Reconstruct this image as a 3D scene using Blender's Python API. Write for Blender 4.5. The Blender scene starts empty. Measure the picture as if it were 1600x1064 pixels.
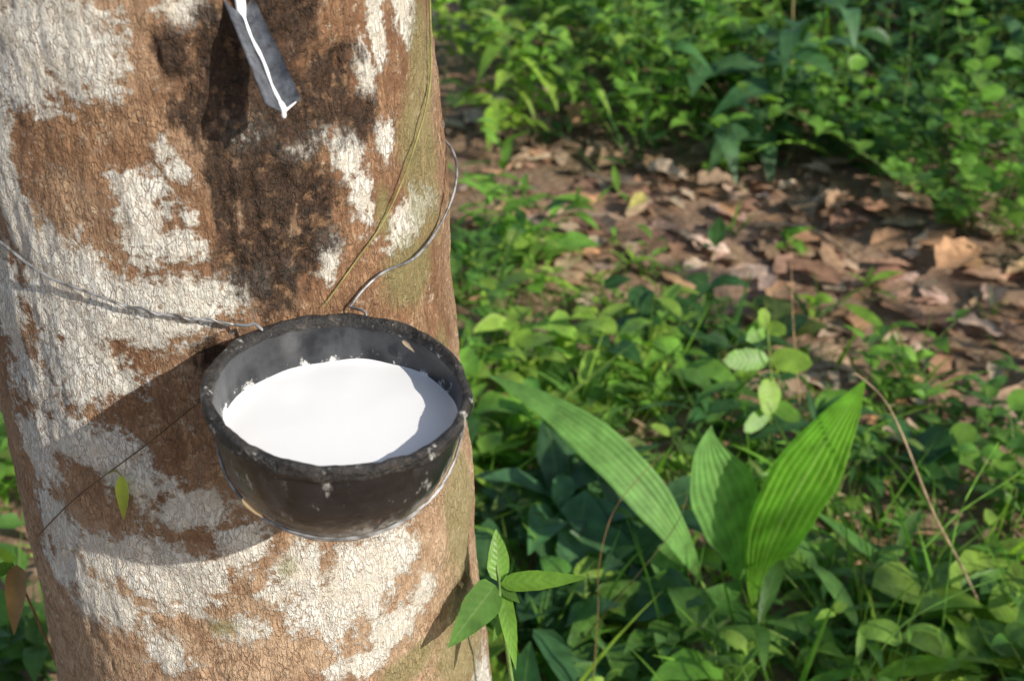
import bpy, math, random
import numpy as np
from mathutils import Vector, Matrix
random.seed(11); rng=np.random.default_rng(11)
R=math.radians; U=random.uniform
scene=bpy.context.scene; COL=scene.collection
H=1.3; P=R(30); F=2222.; cP=math.cos(P); sP=math.sin(P)
# ---------------------------------------------------------------- camera geometry
def proj(x,y,z):
    d=y*cP+(H-z)*sP; u=y*sP+(z-H)*cP
    return 800+F*x/d, 532-F*u/d, d
def ray(px,py):
    a=(px-800)/F; b=(532-py)/F
    return Vector((a,cP+b*sP,-sP+b*cP))
def at_depth(px,py,d): return Vector((0,0,H))+ray(px,py)*d
def at_z(px,py,z=0.0):
    r=ray(px,py); return Vector((0,0,H))+r*((z-H)/r.z)
# ---------------------------------------------------------------- numpy noise
_T=rng.random((64,64,64))
def vn(p):
    i=np.floor(p).astype(int); f=p-i; f=f*f*(3-2*f); r=0
    for dx in (0,1):
        for dy in (0,1):
            for dz in (0,1):
                w=(f[:,0] if dx else 1-f[:,0])*(f[:,1] if dy else 1-f[:,1])*(f[:,2] if dz else 1-f[:,2])
                r=r+w*_T[(i[:,0]+dx)%64,(i[:,1]+dy)%64,(i[:,2]+dz)%64]
    return r
def fbm(p,o=4,g=.5):
    s=0;a=1;t=0
    for k in range(o): s=s+a*vn(p*2**k+k*7.3); t+=a; a*=g
    return s/t-.5
# ---------------------------------------------------------------- mesh helpers
def tagit(o,label=None,cat=None,group=None,kind=None):
    for k,v in (('label',label),('category',cat),('group',group),('kind',kind)):
        if v: o[k]=v
def mk(name,V,Q,mat,parent=None,col=None,uv=None,smooth=True,origin=None):
    V=np.asarray(V,dtype=np.float32).reshape(-1,3); Q=np.asarray(Q,dtype=np.int32).reshape(-1,4)
    if parent is not None: origin=parent.location
    if origin is not None: V=V-np.array(origin,dtype=np.float32)
    me=bpy.data.meshes.new(name)
    me.vertices.add(len(V)); me.vertices.foreach_set('co',V.ravel())
    me.loops.add(Q.size); me.loops.foreach_set('vertex_index',Q.ravel())
    me.polygons.add(len(Q)); me.polygons.foreach_set('loop_start',np.arange(len(Q),dtype=np.int32)*4)
    me.update(calc_edges=True)
    me.polygons.foreach_set('use_smooth',np.full(len(Q),smooth))
    if col is not None:
        a=me.color_attributes.new('col','FLOAT_COLOR','POINT')
        c=np.ones((len(V),4),dtype=np.float32); c[:,:3]=col; a.data.foreach_set('color',c.ravel())
    if uv is not None:
        a=me.attributes.new('luv','FLOAT_VECTOR','POINT'); a.data.foreach_set('vector',np.asarray(uv,dtype=np.float32).ravel())
    me.update()
    me.materials.append(mat)
    o=bpy.data.objects.new(name,me); COL.objects.link(o)
    if parent is not None: o.parent=parent
    elif origin is not None: o.location=origin
    return o
def empty(name,loc):
    o=bpy.data.objects.new(name,None); COL.objects.link(o); o.location=loc; o.empty_display_size=.02; return o
class MB:
    def __init__(s): s.V=[];s.Q=[];s.C=[];s.T=[];s.n=0
    def add(s,V,Q,C,T=None):
        V=np.asarray(V,dtype=float).reshape(-1,3)
        s.V.append(V); s.Q.append(np.asarray(Q).reshape(-1,4)+s.n); s.n+=len(V)
        s.C.append(np.broadcast_to(np.asarray(C,dtype=float),(len(V),3)))
        s.T.append(np.zeros((len(V),3)) if T is None else T)
    def build(s,name,mat,parent=None,origin=None):
        return mk(name,np.vstack(s.V),np.vstack(s.Q),mat,parent,np.vstack(s.C),np.vstack(s.T),True,origin)
    def tube(s,pts,r0,r1=None,col=(.1,.1,.1),n=6,sub=4):
        pts=[Vector(p) for p in pts]; r1=r0 if r1 is None else r1
        if sub>1 and len(pts)>2:       # Catmull-Rom
            q=[]
            for i in range(len(pts)-1):
                a=pts[max(i-1,0)];b=pts[i];c=pts[i+1];d=pts[min(i+2,len(pts)-1)]
                for k in range(sub):
                    t=k/sub; q.append(.5*((2*b)+(c-a)*t+(2*a-5*b+4*c-d)*t*t+(3*b-a-3*c+d)*t**3))
            q.append(pts[-1]); pts=q
        m=len(pts); V=[]; 
        up=Vector((.3,.2,1)).normalized()
        for i,p in enumerate(pts):
            t=(pts[min(i+1,m-1)]-pts[max(i-1,0)]).normalized()
            a=t.cross(up)
            if a.length<.05: a=t.cross(Vector((1,0,0)))
            a.normalize(); b=t.cross(a); r=r0+(r1-r0)*i/(m-1)
            if i==0 or i==m-1: r*=.6
            for k in range(n):
                an=2*math.pi*k/n; V.append(p+a*(r*math.cos(an))+b*(r*math.sin(an)))
        Q=[(i*n+k,i*n+(k+1)%n,(i+1)*n+(k+1)%n,(i+1)*n+k) for i in range(m-1) for k in range(n)]
        T=np.zeros((len(V),3)); s.add([tuple(v) for v in V],Q,col,T)
def prof(t,kind):
    if kind=='ovate': w=np.sin(np.pi*t**.62)**.85
    elif kind=='round': w=np.sqrt(np.clip(1-(2*t-1)**2,0,1))*(1-.15*t)
    elif kind=='blade': w=np.clip(t*8+.35,0,1)*(1-t**1.6)
    else: w=np.sin(np.pi*t**.85)
    return np.clip(w,.03,1)
def leaves(mb,L,kind='ovate',nv=7,wv=.18):
    """L: list of (pos,dir,up,len,wid,droop,fold,col)"""
    if not L: return
    N=len(L); pos=np.array([tuple(l[0]) for l in L]); f=np.array([tuple(l[1]) for l in L],dtype=float); up=np.array([tuple(l[2]) for l in L],dtype=float)
    f/=np.linalg.norm(f,axis=1)[:,None]; s=np.cross(f,up); s/=np.linalg.norm(s,axis=1)[:,None]+1e-9; n=np.cross(s,f)
    ln=np.array([l[3] for l in L]);wd=np.array([l[4] for l in L]);dr=np.array([l[5] for l in L]);fo=np.array([l[6] for l in L]);cl=np.array([tuple(l[7]) for l in L])
    t=np.linspace(0,1,nv); u=np.array([-1,0,1.]); w=prof(t,kind)
    tt=np.repeat(t,3)[None,:,None]; uu=np.tile(u,nv)[None,:,None]; ww=np.repeat(w,3)[None,:,None]
    wav=(rng.random((N,nv*3,1))-.5)*wv; wed=1+(rng.random((N,nv*3,1))-.5)*wv
    hw=wd[:,None,None]/2*ww*wed
    V=pos[:,None,:]+f[:,None,:]*(ln[:,None,None]*tt)+s[:,None,:]*(uu*hw)+n[:,None,:]*((fo[:,None,None]*np.abs(uu)+wav*np.abs(uu))*hw)
    V[:,:,2]-=(dr*ln)[:,None]*(tt[:,:,0]**2)
    Q=[(r*3+k,r*3+k+1,r*3+k+4,r*3+k+3) for r in range(nv-1) for k in range(2)]
    Q=(np.array(Q)[None]+(np.arange(N)*nv*3)[:,None,None]).reshape(-1,4)
    C=np.repeat(cl,nv*3,axis=0)
    T=np.zeros((N,nv*3,3)); T[:,:,0]=uu[:,:,0]; T[:,:,1]=tt[:,:,0]; T[:,:,2]=rng.random((N,1))
    mb.add(V.reshape(-1,3),Q,C,T.reshape(-1,3))
# ---------------------------------------------------------------- node helpers
def newmat(name):
    m=bpy.data.materials.new(name); m.use_nodes=True; m.node_tree.nodes.clear(); return m,m.node_tree
def nd(nt,typ,ins=None,**pr):
    n=nt.nodes.new(typ)
    for k,v in pr.items(): setattr(n,k,v)
    for k,v in (ins or {}).items():
        s=n.inputs[k]
        if isinstance(v,bpy.types.NodeSocket): nt.links.new(v,s)
        else: s.default_value=v
    return n
def c4(c): return (c[0],c[1],c[2],1)
def mixc(nt,f,a,b,bt='MIX'):
    n=nd(nt,'ShaderNodeMix',{0:f,6:a if isinstance(a,bpy.types.NodeSocket) else c4(a),7:b if isinstance(b,bpy.types.NodeSocket) else c4(b)},data_type='RGBA',blend_type=bt); return n.outputs[2]
def ma(nt,op,a,b=0.0,c=0.0): return nd(nt,'ShaderNodeMath',{0:a,1:b,2:c},operation=op).outputs[0]
def mr(nt,v,a,b,c=0.0,d=1.0): return nd(nt,'ShaderNodeMapRange',{0:v,1:a,2:b,3:c,4:d}).outputs[0]
def noise(nt,co,s,det=4,ro=.55): return nd(nt,'ShaderNodeTexNoise',{'Vector':co,'Scale':s,'Detail':det,'Roughness':ro}).outputs[0]
def objco(nt): return nd(nt,'ShaderNodeTexCoord').outputs['Object']
def mapping(nt,co,sc): return nd(nt,'ShaderNodeMapping',{'Vector':co,'Scale':sc}).outputs[0]
def bump(nt,h,st,di): return nd(nt,'ShaderNodeBump',{'Height':h,'Strength':st,'Distance':di}).outputs[0]
def pbsdf(nt,ins):
    b=nd(nt,'ShaderNodeBsdfPrincipled',ins); return b
def out(nt,sh): nd(nt,'ShaderNodeOutputMaterial',{'Surface':sh})
def ridge(nt,n,k): return ma(nt,'SUBTRACT',1.0,ma(nt,'MULTIPLY',ma(nt,'ABSOLUTE',ma(nt,'SUBTRACT',n,.5)),k))
# ---------------------------------------------------------------- materials
def leaf_mat(name,trans=.34,rough=.42,stripes=0,spec=.4):
    m,nt=newmat(name); co=objco(nt)
    col=nd(nt,'ShaderNodeAttribute',attribute_name='col').outputs['Color']
    uv=nd(nt,'ShaderNodeAttribute',attribute_name='luv').outputs['Vector']
    sx=nd(nt,'ShaderNodeSeparateXYZ',{0:uv}); au=ma(nt,'ABSOLUTE',sx.outputs[0])
    n1=noise(nt,co,45,3); n2=noise(nt,co,300,2)
    v=mr(nt,n1,.3,.7,.7,1.3)
    c=mixc(nt,1.0,col,nd(nt,'ShaderNodeCombineXYZ',{0:v,1:v,2:v}).outputs[0],'MULTIPLY')
    mid=mr(nt,au,0.0,.10,1.0,0.0)
    c=mixc(nt,ma(nt,'MULTIPLY',mid,.35),c,(.24,.36,.11))
    ph=ma(nt,'SUBTRACT',ma(nt,'MULTIPLY',sx.outputs[1],52.0),ma(nt,'MULTIPLY',au,9.0))
    ve=ma(nt,'SINE',ph)
    h=ma(nt,'ADD',ma(nt,'MULTIPLY',ve,.25),n2)
    if stripes:
        st=ma(nt,'SINE',ma(nt,'MULTIPLY',sx.outputs[0],stripes))
        c=mixc(nt,mr(nt,st,.55,.95,0,.9),c,(.55,.70,.16))
        st2=ma(nt,'SINE',ma(nt,'MULTIPLY',sx.outputs[0],stripes*3.1))
        h=ma(nt,'ADD',ma(nt,'MULTIPLY',st2,.5),n2)
    bl=mr(nt,noise(nt,co,120,2),.70,.74)
    c=mixc(nt,ma(nt,'MULTIPLY',bl,.5),c,(.16,.11,.04))
    b=pbsdf(nt,{'Base Color':c,'Roughness':rough,'Specular IOR Level':spec,'Normal':bump(nt,h,.25,.0015)})
    tc=mixc(nt,1.0,c,(1.55,1.7,.6),'MULTIPLY')
    t=nd(nt,'ShaderNodeBsdfTranslucent',{'Color':tc})
    out(nt,nd(nt,'ShaderNodeMixShader',{0:trans,1:b.outputs[0],2:t.outputs[0]}).outputs[0]); return m
M_leaf=leaf_mat('green_leaf',.36); M_broad=leaf_mat('broad_leaf',.34,.5,0,.25); M_pleat=leaf_mat('pleated_leaf',.40,.55,28,.2)
def simple(name,rough=.8,attr=True,base=(.2,.15,.1),nsc=60,spec=.3,bst=.5,bdi=.002,var=.5,trans=0):
    m,nt=newmat(name); co=objco(nt)
    c=nd(nt,'ShaderNodeAttribute',attribute_name='col').outputs['Color'] if attr else nd(nt,'ShaderNodeRGB').outputs[0]
    if not attr: c.default_value=c4(base)
    n1=noise(nt,co,nsc,5,.6); v=mr(nt,n1,.3,.7,1-var,1+var)
    c=mixc(nt,1.0,c,nd(nt,'ShaderNodeCombineXYZ',{0:v,1:v,2:v}).outputs[0],'MULTIPLY')
    b=pbsdf(nt,{'Base Color':c,'Roughness':rough,'Specular IOR Level':spec,'Normal':bump(nt,noise(nt,co,nsc*4,4),bst,bdi)})
    sh=b.outputs[0]
    if trans:
        t=nd(nt,'ShaderNodeBsdfTranslucent',{'Color':c}); sh=nd(nt,'ShaderNodeMixShader',{0:trans,1:sh,2:t.outputs[0]}).outputs[0]
    out(nt,sh); return m
M_stem=simple('plant_stem',.6); M_dead=simple('dead_leaf',.85,trans=.15,nsc=50,var=.4,spec=.12); M_twig=simple('dry_twig',.85)
def ground_mat():
    m,nt=newmat('forest_soil'); co=objco(nt)
    a=noise(nt,co,6,8,.65); b=noise(nt,co,55,6,.65); v=nd(nt,'ShaderNodeTexVoronoi',{'Vector':co,'Scale':38.0}).outputs['Distance']
    c=mixc(nt,mr(nt,a,.35,.65),(.17,.10,.06),(.38,.24,.155))
    c=mixc(nt,mr(nt,b,.42,.66,0,.8),c,(.46,.32,.22))
    c=mixc(nt,mr(nt,noise(nt,co,2.5,5),.5,.6,0,.25),c,(.08,.09,.03))
    h=ma(nt,'ADD',b,ma(nt,'MULTIPLY',v,.5))
    out(nt,pbsdf(nt,{'Base Color':c,'Roughness':.95,'Specular IOR Level':.2,'Normal':bump(nt,h,1.0,.012)}).outputs[0]); return m
M_ground=ground_mat()
def bark_mat():
    m,nt=newmat('rubber_tree_bark'); co=objco(nt)
    at=nd(nt,'ShaderNodeAttribute',attribute_name='col').outputs['Color']
    sp=nd(nt,'ShaderNodeSeparateColor',{0:at}); aw,ad,am=sp.outputs[0],sp.outputs[1],sp.outputs[2]
    zc=nd(nt,'ShaderNodeSeparateXYZ',{0:co}).outputs[2]
    cz=mapping(nt,co,(1,1,.24)); cz2=mapping(nt,co,(1,1,.42)); ch=mapping(nt,co,(.9,.9,1.05))
    n1=noise(nt,co,38,10,.72); n2=noise(nt,co,260,5,.6); n3=noise(nt,cz,150,7,.62); n4=noise(nt,co,14,4,.5); n5=noise(nt,ch,130,7,.72); n6=noise(nt,co,75,8,.68)
    nf=noise(nt,cz2,230,2,.5); ng=noise(nt,cz,400,2,.5)
    s1=lambda x,k: ma(nt,'MULTIPLY',ma(nt,'SUBTRACT',x,.5),k)
    W=ma(nt,'ADD',ma(nt,'ADD',ma(nt,'ADD',aw,s1(n1,3.1)),s1(n6,2.4)),ma(nt,'ADD',s1(n2,1.6),s1(n5,2.0))); wm=mr(nt,W,-.06,.34)
    crk=ma(nt,'MULTIPLY',ma(nt,'MAXIMUM',mr(nt,ridge(nt,nf,15),.35,.9),mr(nt,ridge(nt,ng,12),.40,.95,0,.75)),mr(nt,n1,.36,.56,.3,1))
    br=mixc(nt,mr(nt,n1,.36,.64),(.19,.092,.046),(.50,.30,.165))
    br=mixc(nt,mr(nt,n3,.40,.66,0,.7),br,(.15,.078,.042))
    br=mixc(nt,mr(nt,n4,.45,.64,0,.5),br,(.56,.39,.25))
    br=mixc(nt,ma(nt,'MULTIPLY',mr(nt,zc,.84,.72),mr(nt,n6,.35,.6,.1,.7)),br,(.64,.46,.30))
    br=mixc(nt,mr(nt,n5,.565,.67,0,.75),br,(.66,.55,.40))
    br=mixc(nt,mr(nt,n6,.58,.70,0,.5),br,(.27,.235,.19))
    br=mixc(nt,mr(nt,n2,.58,.66,0,.5),br,(.09,.05,.03))
    br=mixc(nt,ma(nt,'MULTIPLY',crk,.55),br,(.08,.042,.022))
    wh=mixc(nt,mr(nt,n1,.33,.62),(.60,.54,.43),(.88,.86,.78))
    wh=mixc(nt,mr(nt,n5,.45,.64,0,.5),wh,(.48,.48,.44))
    wh=mixc(nt,mr(nt,n6,.54,.68,0,.35),wh,(.64,.52,.39))
    c=mixc(nt,ma(nt,'MULTIPLY',wm,mr(nt,crk,0,1,1,.42)),br,wh)
    dk=mr(nt,ma(nt,'ADD',ma(nt,'ADD',ma(nt,'ADD',ad,s1(n1,3.2)),s1(n6,1.6)),ma(nt,'ADD',s1(n3,1.8),s1(n2,1.2))),-.15,.5)
    c=mixc(nt,ma(nt,'MULTIPLY',dk,.95),c,mixc(nt,mr(nt,n2,.35,.7),(.010,.008,.006),(.080,.044,.026)))
    sk=ma(nt,'MULTIPLY',mr(nt,n6,.56,.66),dk); c=mixc(nt,ma(nt,'MULTIPLY',sk,.65),c,(.36,.21,.11))
    mo=mr(nt,ma(nt,'ADD',am,s1(n1,1.8)),-.1,.5)
    c=mixc(nt,ma(nt,'MULTIPLY',mo,.6),c,mixc(nt,n2,(.14,.13,.045),(.35,.34,.15)))
    h=ma(nt,'ADD',ma(nt,'ADD',ma(nt,'MULTIPLY',n1,1.0),ma(nt,'MULTIPLY',n3,.85)),ma(nt,'ADD',ma(nt,'MULTIPLY',n2,.55),ma(nt,'MULTIPLY',n5,.6)))
    h=ma(nt,'ADD',h,ma(nt,'SUBTRACT',ma(nt,'MULTIPLY',wm,.12),ma(nt,'MULTIPLY',crk,.28)))
    out(nt,pbsdf(nt,{'Base Color':c,'Roughness':mr(nt,dk,0,1,.88,.5),'Specular IOR Level':.28,'Normal':bump(nt,h,1.0,.0031)}).outputs[0]); return m
M_bark=bark_mat()
# ---------------------------------------------------------------- trunk shape
CY=.825
def tang(cx,r):
    D=math.hypot(cx,CY); ph=math.atan2(cx,CY); ha=math.asin(r/D); L=math.sqrt(D*D-r*r)
    return [(L*math.sin(ph+s*ha),L*math.cos(ph+s*ha)) for s in (-1,1)]
zs=np.linspace(.66,1.08,8); cs=[]; rs=[]
for z in zs:
    cx,r=-.18,.14
    for it in range(60):
        (lx,ly),(rx,ry)=tang(cx,r)
        a,b,d1=proj(lx,ly,z); a2,b2,d2=proj(rx,ry,z)
        el=(-2+(b-600)*.2)-a; er=(670+b2*.086)-a2
        cx+=.5*(el*d1+er*d2)/2/F; r+=.5*(er*d2-el*d1)/2/F
    cs.append(cx); rs.append(r)
pc=np.polyfit(zs,cs,1); pr=np.polyfit(zs,rs,1)
def tcx(z): return np.polyval(pc,np.clip(z,.0,1.6))
def trr(z):
    z=np.asarray(z,dtype=float)
    return np.clip(np.polyval(pr,np.clip(z,.45,1.2)),.03,.3)+.05*np.clip((.35-z)/.35,0,1)**2-.012*np.clip(z-1.2,0,3)
def hit(px,py,off=0.0):
    r=ray(px,py); t=.5
    while t<1.4:
        p=Vector((0,0,H))+r*t
        if math.hypot(p.x-tcx(p.z),p.y-CY)<trr(p.z)+off: return p,t
        t+=.0008
    return None,None
def hitpt(px,py,off=.003):
    p,t=hit(px,py,off)
    if p is None:
        q=px
        while p is None:
            q+= -2 if px>400 else 2
            p,t=hit(q,py,off)
        p=at_depth(px,py,t)
    return p
def th_of(p): return math.atan2(p.x-float(tcx(p.z)),-(p.y-CY))
# blobs  (px,py,rx,ry)
WHITE=[(60,50,130,90),(120,80,85,70),(30,115,80,50),(8,260,24,190),(12,470,34,140),(215,318,52,48),(222,375,30,48),(545,245,32,45),(567,306,24,50),(385,205,54,32),(40,350,22,50),
 (110,470,90,95),(200,490,120,62),(300,465,85,44),(130,570,85,65),(75,400,50,55),(285,385,40,32),(642,342,50,40),(515,400,22,52),(600,215,20,26),
 (130,690,90,42),(60,700,36,55),(300,790,80,38),(215,750,70,38),(95,820,40,48),(110,880,46,50),(190,870,95,50),(270,900,70,70),(165,940,60,42),(380,850,50,48),
 (545,920,88,78),(600,870,56,52),(470,890,46,42),(610,985,46,38),(265,1025,30,40),(380,985,46,26),(560,1035,60,24),(430,930,24,30),(590,40,20,70),(570,110,22,50),(630,20,26,50),(410,440,20,28),
 (365,460,34,42),(285,265,26,22),(460,235,34,20),(285,20,54,32),(255,235,20,20),(70,610,28,38),(330,905,34,36),(655,930,24,40),(455,425,18,20),(300,340,18,22),(490,210,24,16),(535,540,20,20)]
DARK=[(430,30,90,120),(440,160,80,100),(420,300,80,110),(405,400,66,85),(440,450,60,45),(345,110,60,150),(350,310,30,180),(520,120,60,70),(728,925,16,36),(490,330,50,90),(560,180,36,45),(270,90,45,60),(470,400,50,60),(310,180,50,60),(340,560,40,30)]
MOSS=[(660,250,35,150),(640,420,50,60),(690,600,30,90),(720,800,30,120),(725,1000,50,90),(450,885,20,22),(660,80,25,90),(640,1040,60,30),(350,985,30,20),(600,330,18,50)]
def to_surf(B):
    o=[]
    for px,py,rx,ry in B:
        p,t=hit(px,py)
        if p is None: continue
        th=th_of(p); inc=max(.4,math.cos(th-R(12)))
        o.append((th,p.z,rx*t/F/inc,ry*t/F/cP))
    return o
def rand_blobs(n,vis=True):
    o=[]
    while len(o)<n:
        th=U(-math.pi,math.pi); z=U(0,3)
        if -R(100)<th<R(140) and .55<z<1.18: continue
        o.append((th,z,U(.015,.07),U(.015,.09)))
    return o
def field(B,th,z):
    v=np.full(th.shape,-1.0)
    for t0,z0,a,b in B:
        dt=(th-t0+np.pi)%(2*np.pi)-np.pi
        r=np.sqrt((dt*.142/a)**2+((z-z0)/b)**2); v=np.maximum(v,np.clip((1-r)*min(1.4,.6+max(a,b)/.03),-1,1))
    return v
zr=np.concatenate([np.arange(-.06,.58,.012),np.arange(.58,1.15,.00125),np.arange(1.15,1.6,.012),np.arange(1.6,3.3,.05)])
NC=720; tha=np.linspace(-np.pi,np.pi,NC,endpoint=False)
TH,ZZ=np.meshgrid(tha,zr); th=TH.ravel(); z=ZZ.ravel()
fw=field(to_surf(WHITE)+rand_blobs(170),th,z); fd=field(to_surf(DARK)+rand_blobs(50),th,z); fm=field(to_surf(MOSS)+rand_blobs(60),th,z)
rad=trr(z); X=np.sin(th); Y=-np.cos(th)
p3=np.stack([X*.142,Y*.142,z],1)
disp=fbm(p3*14,4)*.010+fbm(p3*np.array([70,70,18]),4)*.0042+fbm(p3*np.array([260,260,90]),3)*.0016
ww=np.clip((fw+fbm(p3*38,5)*1.1)*3,0,1); disp+=ww*.0003
dd=np.clip(fd+fbm(p3*60,3)*1.0,0,1); disp-=dd*.0035*(1+fbm(p3*np.array([150,150,60]),3)*3)
disp+=np.clip((.3-z)/.3,0,1)**2*.03*np.cos(th*5+1)
rad=rad+disp
V=np.stack([tcx(z)+X*rad,CY+Y*rad,z],1)
nr=len(zr); i=np.arange(nr-1)[:,None]*NC; k=np.arange(NC)[None,:]; k2=(k+1)%NC
Q=np.stack([(i+k),(i+k2),(i+NC+k2),(i+NC+k)],-1).reshape(-1,4)
tree=empty('rubber_tree',(float(tcx(0)),CY,0)); tagit(tree,'large tapped rubber tree with mottled brown and white flaking bark, left side','tree')
mk('trunk',V,Q,M_bark,tree,np.stack([fw,fd,fm],1))
lm=MB(); cr=MB(); tx=float(tcx(3.2)); Lc=[]
G1=(.05,.13,.025); 
for a in range(7):
    an=a*.9+.3; e=Vector((tx+math.cos(an)*U(.7,1.2),CY+math.sin(an)*U(.7,1.2),U(4.3,5.4)))
    mid=Vector((tx,CY,3.2)).lerp(e,.5)+Vector((0,0,-.15)); lm.tube([(tx,CY,2.9),mid,e],.06,.015,(.25,.17,.1),8)
    for q in range(90):
        c=e+Vector((U(-.7,.7),U(-.7,.7),U(-.5,.6)))
        for s in range(3): Lc.append((c,(math.cos(s*2.1+q),math.sin(s*2.1+q),U(-.5,.1)),(0,0,1),U(.12,.18),.055,.3,.15,G1))
leaves(cr,Lc,'ovate',4); lm.build('limbs',M_twig,tree); cr.build('crown',M_leaf,tree)
# ---------------------------------------------------------------- bowl
bd=.752
while True:      # nearest place on its sight line where the rim clears the bark
    BC=at_depth(529,602,bd); SC=(209*bd/F)/.0703
    if math.hypot(BC.x-float(tcx(BC.z)),BC.y-CY)-.0703*SC-float(trr(BC.z))>.0045: break
    bd-=.001
BR=Matrix.Rotation(R(4.5),3,'Y')@Matrix.Rotation(R(4.0),3,'X'); BRi=BR.inverted()
sc=lambda L:[(r*SC,z_*SC) for r,z_ in L]
PO=sc([(.0672,-.002),(.0670,-.012),(.0655,-.024),(.0630,-.036),(.0590,-.047),(.0535,-.0565),(.0480,-.063),(.0440,-.0665),(.0440,-.0700),(.0405,-.0710),(.001,-.0690)])
PI_=sc([(.0655,-.002),(.0648,-.012),(.0630,-.022),(.0595,-.034),(.053,-.046),(.044,-.055),(.032,-.060),(.001,-.061)])
def rout(zl): return float(np.interp(-zl,[-q[1] for q in PO[:8]],[q[0] for q in PO[:8]]))
def rin(zl): return float(np.interp(-zl,[-q[1] for q in PI_],[q[0] for q in PI_]))
def lathe(pf,n=128,amp=0.,fr=60.,close=False):
    pts=[]
    for j in range(len(pf)-1):
        for q in range(3): t=q/3; pts.append((pf[j][0]*(1-t)+pf[j+1][0]*t,pf[j][1]*(1-t)+pf[j+1][1]*t))
    pts.append(pf[-1]); m=len(pts)
    a=np.linspace(0,2*np.pi,n,endpoint=False); Vv=np.array([[r*np.cos(a),r*np.sin(a),np.full(n,zz)] for r,zz in pts]).transpose(0,2,1).reshape(-1,3)
    if amp:
        nn=fbm(Vv*fr+5,4); rr=np.linalg.norm(Vv[:,:2],axis=1)[:,None]; Vv[:,:2]+=Vv[:,:2]/np.maximum(rr,.01)*(nn*amp)[:,None]; Vv[:,2]+=fbm(Vv*fr+19,4)*amp
    Qq=[(j*n+k,j*n+(k+1)%n,(j+1)*n+(k+1)%n,(j+1)*n+k) for j in range(m-1) for k in range(n)]
    return Vv,np.array(Qq)
def bowl_mat():
    m,nt=newmat('black_bowl'); co=objco(nt); sx=nd(nt,'ShaderNodeSeparateXYZ',{0:co}); z=sx.outputs[2]
    n1=noise(nt,co,45,7,.65); n2=noise(nt,co,240,5,.6); n3=noise(nt,mapping(nt,co,(1,1,.40)),80,9,.70); n4=noise(nt,mapping(nt,co,(1,1,.35)),28,7,.62)
    c=mixc(nt,mr(nt,n1,.35,.65),(.005,.005,.006),(.022,.022,.024))
    c=mixc(nt,mr(nt,n4,.50,.64,0,.6),c,(.09,.092,.098))
    c=mixc(nt,mr(nt,n3,.58,.67,0,.8),c,(.56,.55,.52))
    low=ma(nt,'MULTIPLY',mr(nt,z,-.046,-.062),mr(nt,sx.outputs[0],-.01,.03,.2,1))
    c=mixc(nt,ma(nt,'MULTIPLY',low,mr(nt,n3,.44,.55,0,.85)),c,(.70,.69,.65))
    out(nt,pbsdf(nt,{'Base Color':c,'Roughness':mr(nt,n1,.3,.7,.10,.32),'Specular IOR Level':.75,'Normal':bump(nt,ma(nt,'ADD',n1,ma(nt,'MULTIPLY',n2,.35)),.8,.0016)}).outputs[0]); return m
def inner_mat():
    m,nt=newmat('bowl_lining'); co=objco(nt); s=nd(nt,'ShaderNodeSeparateXYZ',{0:co}); z=s.outputs[2]
    n1=noise(nt,co,50,6,.6); n3=noise(nt,co,90,9,.74); n4=noise(nt,mapping(nt,co,(1,1,.3)),30,5,.6)
    c=mixc(nt,mr(nt,n1,.35,.65),(.014,.015,.017),(.06,.062,.066))
    c=mixc(nt,mr(nt,n4,.52,.66,0,.5),c,(.15,.155,.16))
    lev=mr(nt,z,-.026,-.010,.14,-.08)
    f=mr(nt,ma(nt,'ADD',n3,lev),.60,.66); c=mixc(nt,f,c,(.78,.76,.72))
    out(nt,pbsdf(nt,{'Base Color':c,'Roughness':.28,'Specular IOR Level':.35,'Normal':bump(nt,ma(nt,'ADD',n1,f),.5,.0010)}).outputs[0]); return m
def rim_mat():
    m,nt=newmat('crusted_rim'); co=objco(nt)
    n1=noise(nt,co,60,8,.7); n2=noise(nt,co,320,5,.6); n3=noise(nt,co,70,9,.72)
    c=mixc(nt,mr(nt,n1,.38,.64),(.006,.006,.006),(.045,.039,.035))
    c=mixc(nt,mr(nt,noise(nt,co,110,6,.7),.55,.66,0,.55),c,(.16,.13,.10))
    c=mixc(nt,mr(nt,n3,.59,.65,0,.85),c,(.62,.60,.55))
    out(nt,pbsdf(nt,{'Base Color':c,'Roughness':.38,'Normal':bump(nt,ma(nt,'ADD',n1,ma(nt,'MULTIPLY',n2,.6)),1.0,.004)}).outputs[0]); return m
bowl=empty('collecting_bowl',BC); tagit(bowl,'round black bowl with crusted rim, wired to the tree trunk and filled with latex','bowl')
def bowl_part(name,pf,mat,amp,fr=60.,n=160):
    Vv,Qq=lathe(pf,n,amp,fr); o=mk(name,Vv@np.array(BR).T,Qq,mat); o.parent=bowl; return o
bowl_part('body',PO,bowl_mat(),.0012); bowl_part('lining',PI_,inner_mat(),.0003)
ring=sc([(.0645,-.006)]+[( .0673+.0029*math.cos(a),-.0024+.0030*math.sin(a)) for a in np.linspace(math.pi*.98,-math.pi*.05,9)]+[(.0706,-.0058),(.0698,-.0080),(.0666,-.0088)])
bowl_part('rim',ring,rim_mat(),.0044,70.,300)
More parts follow.
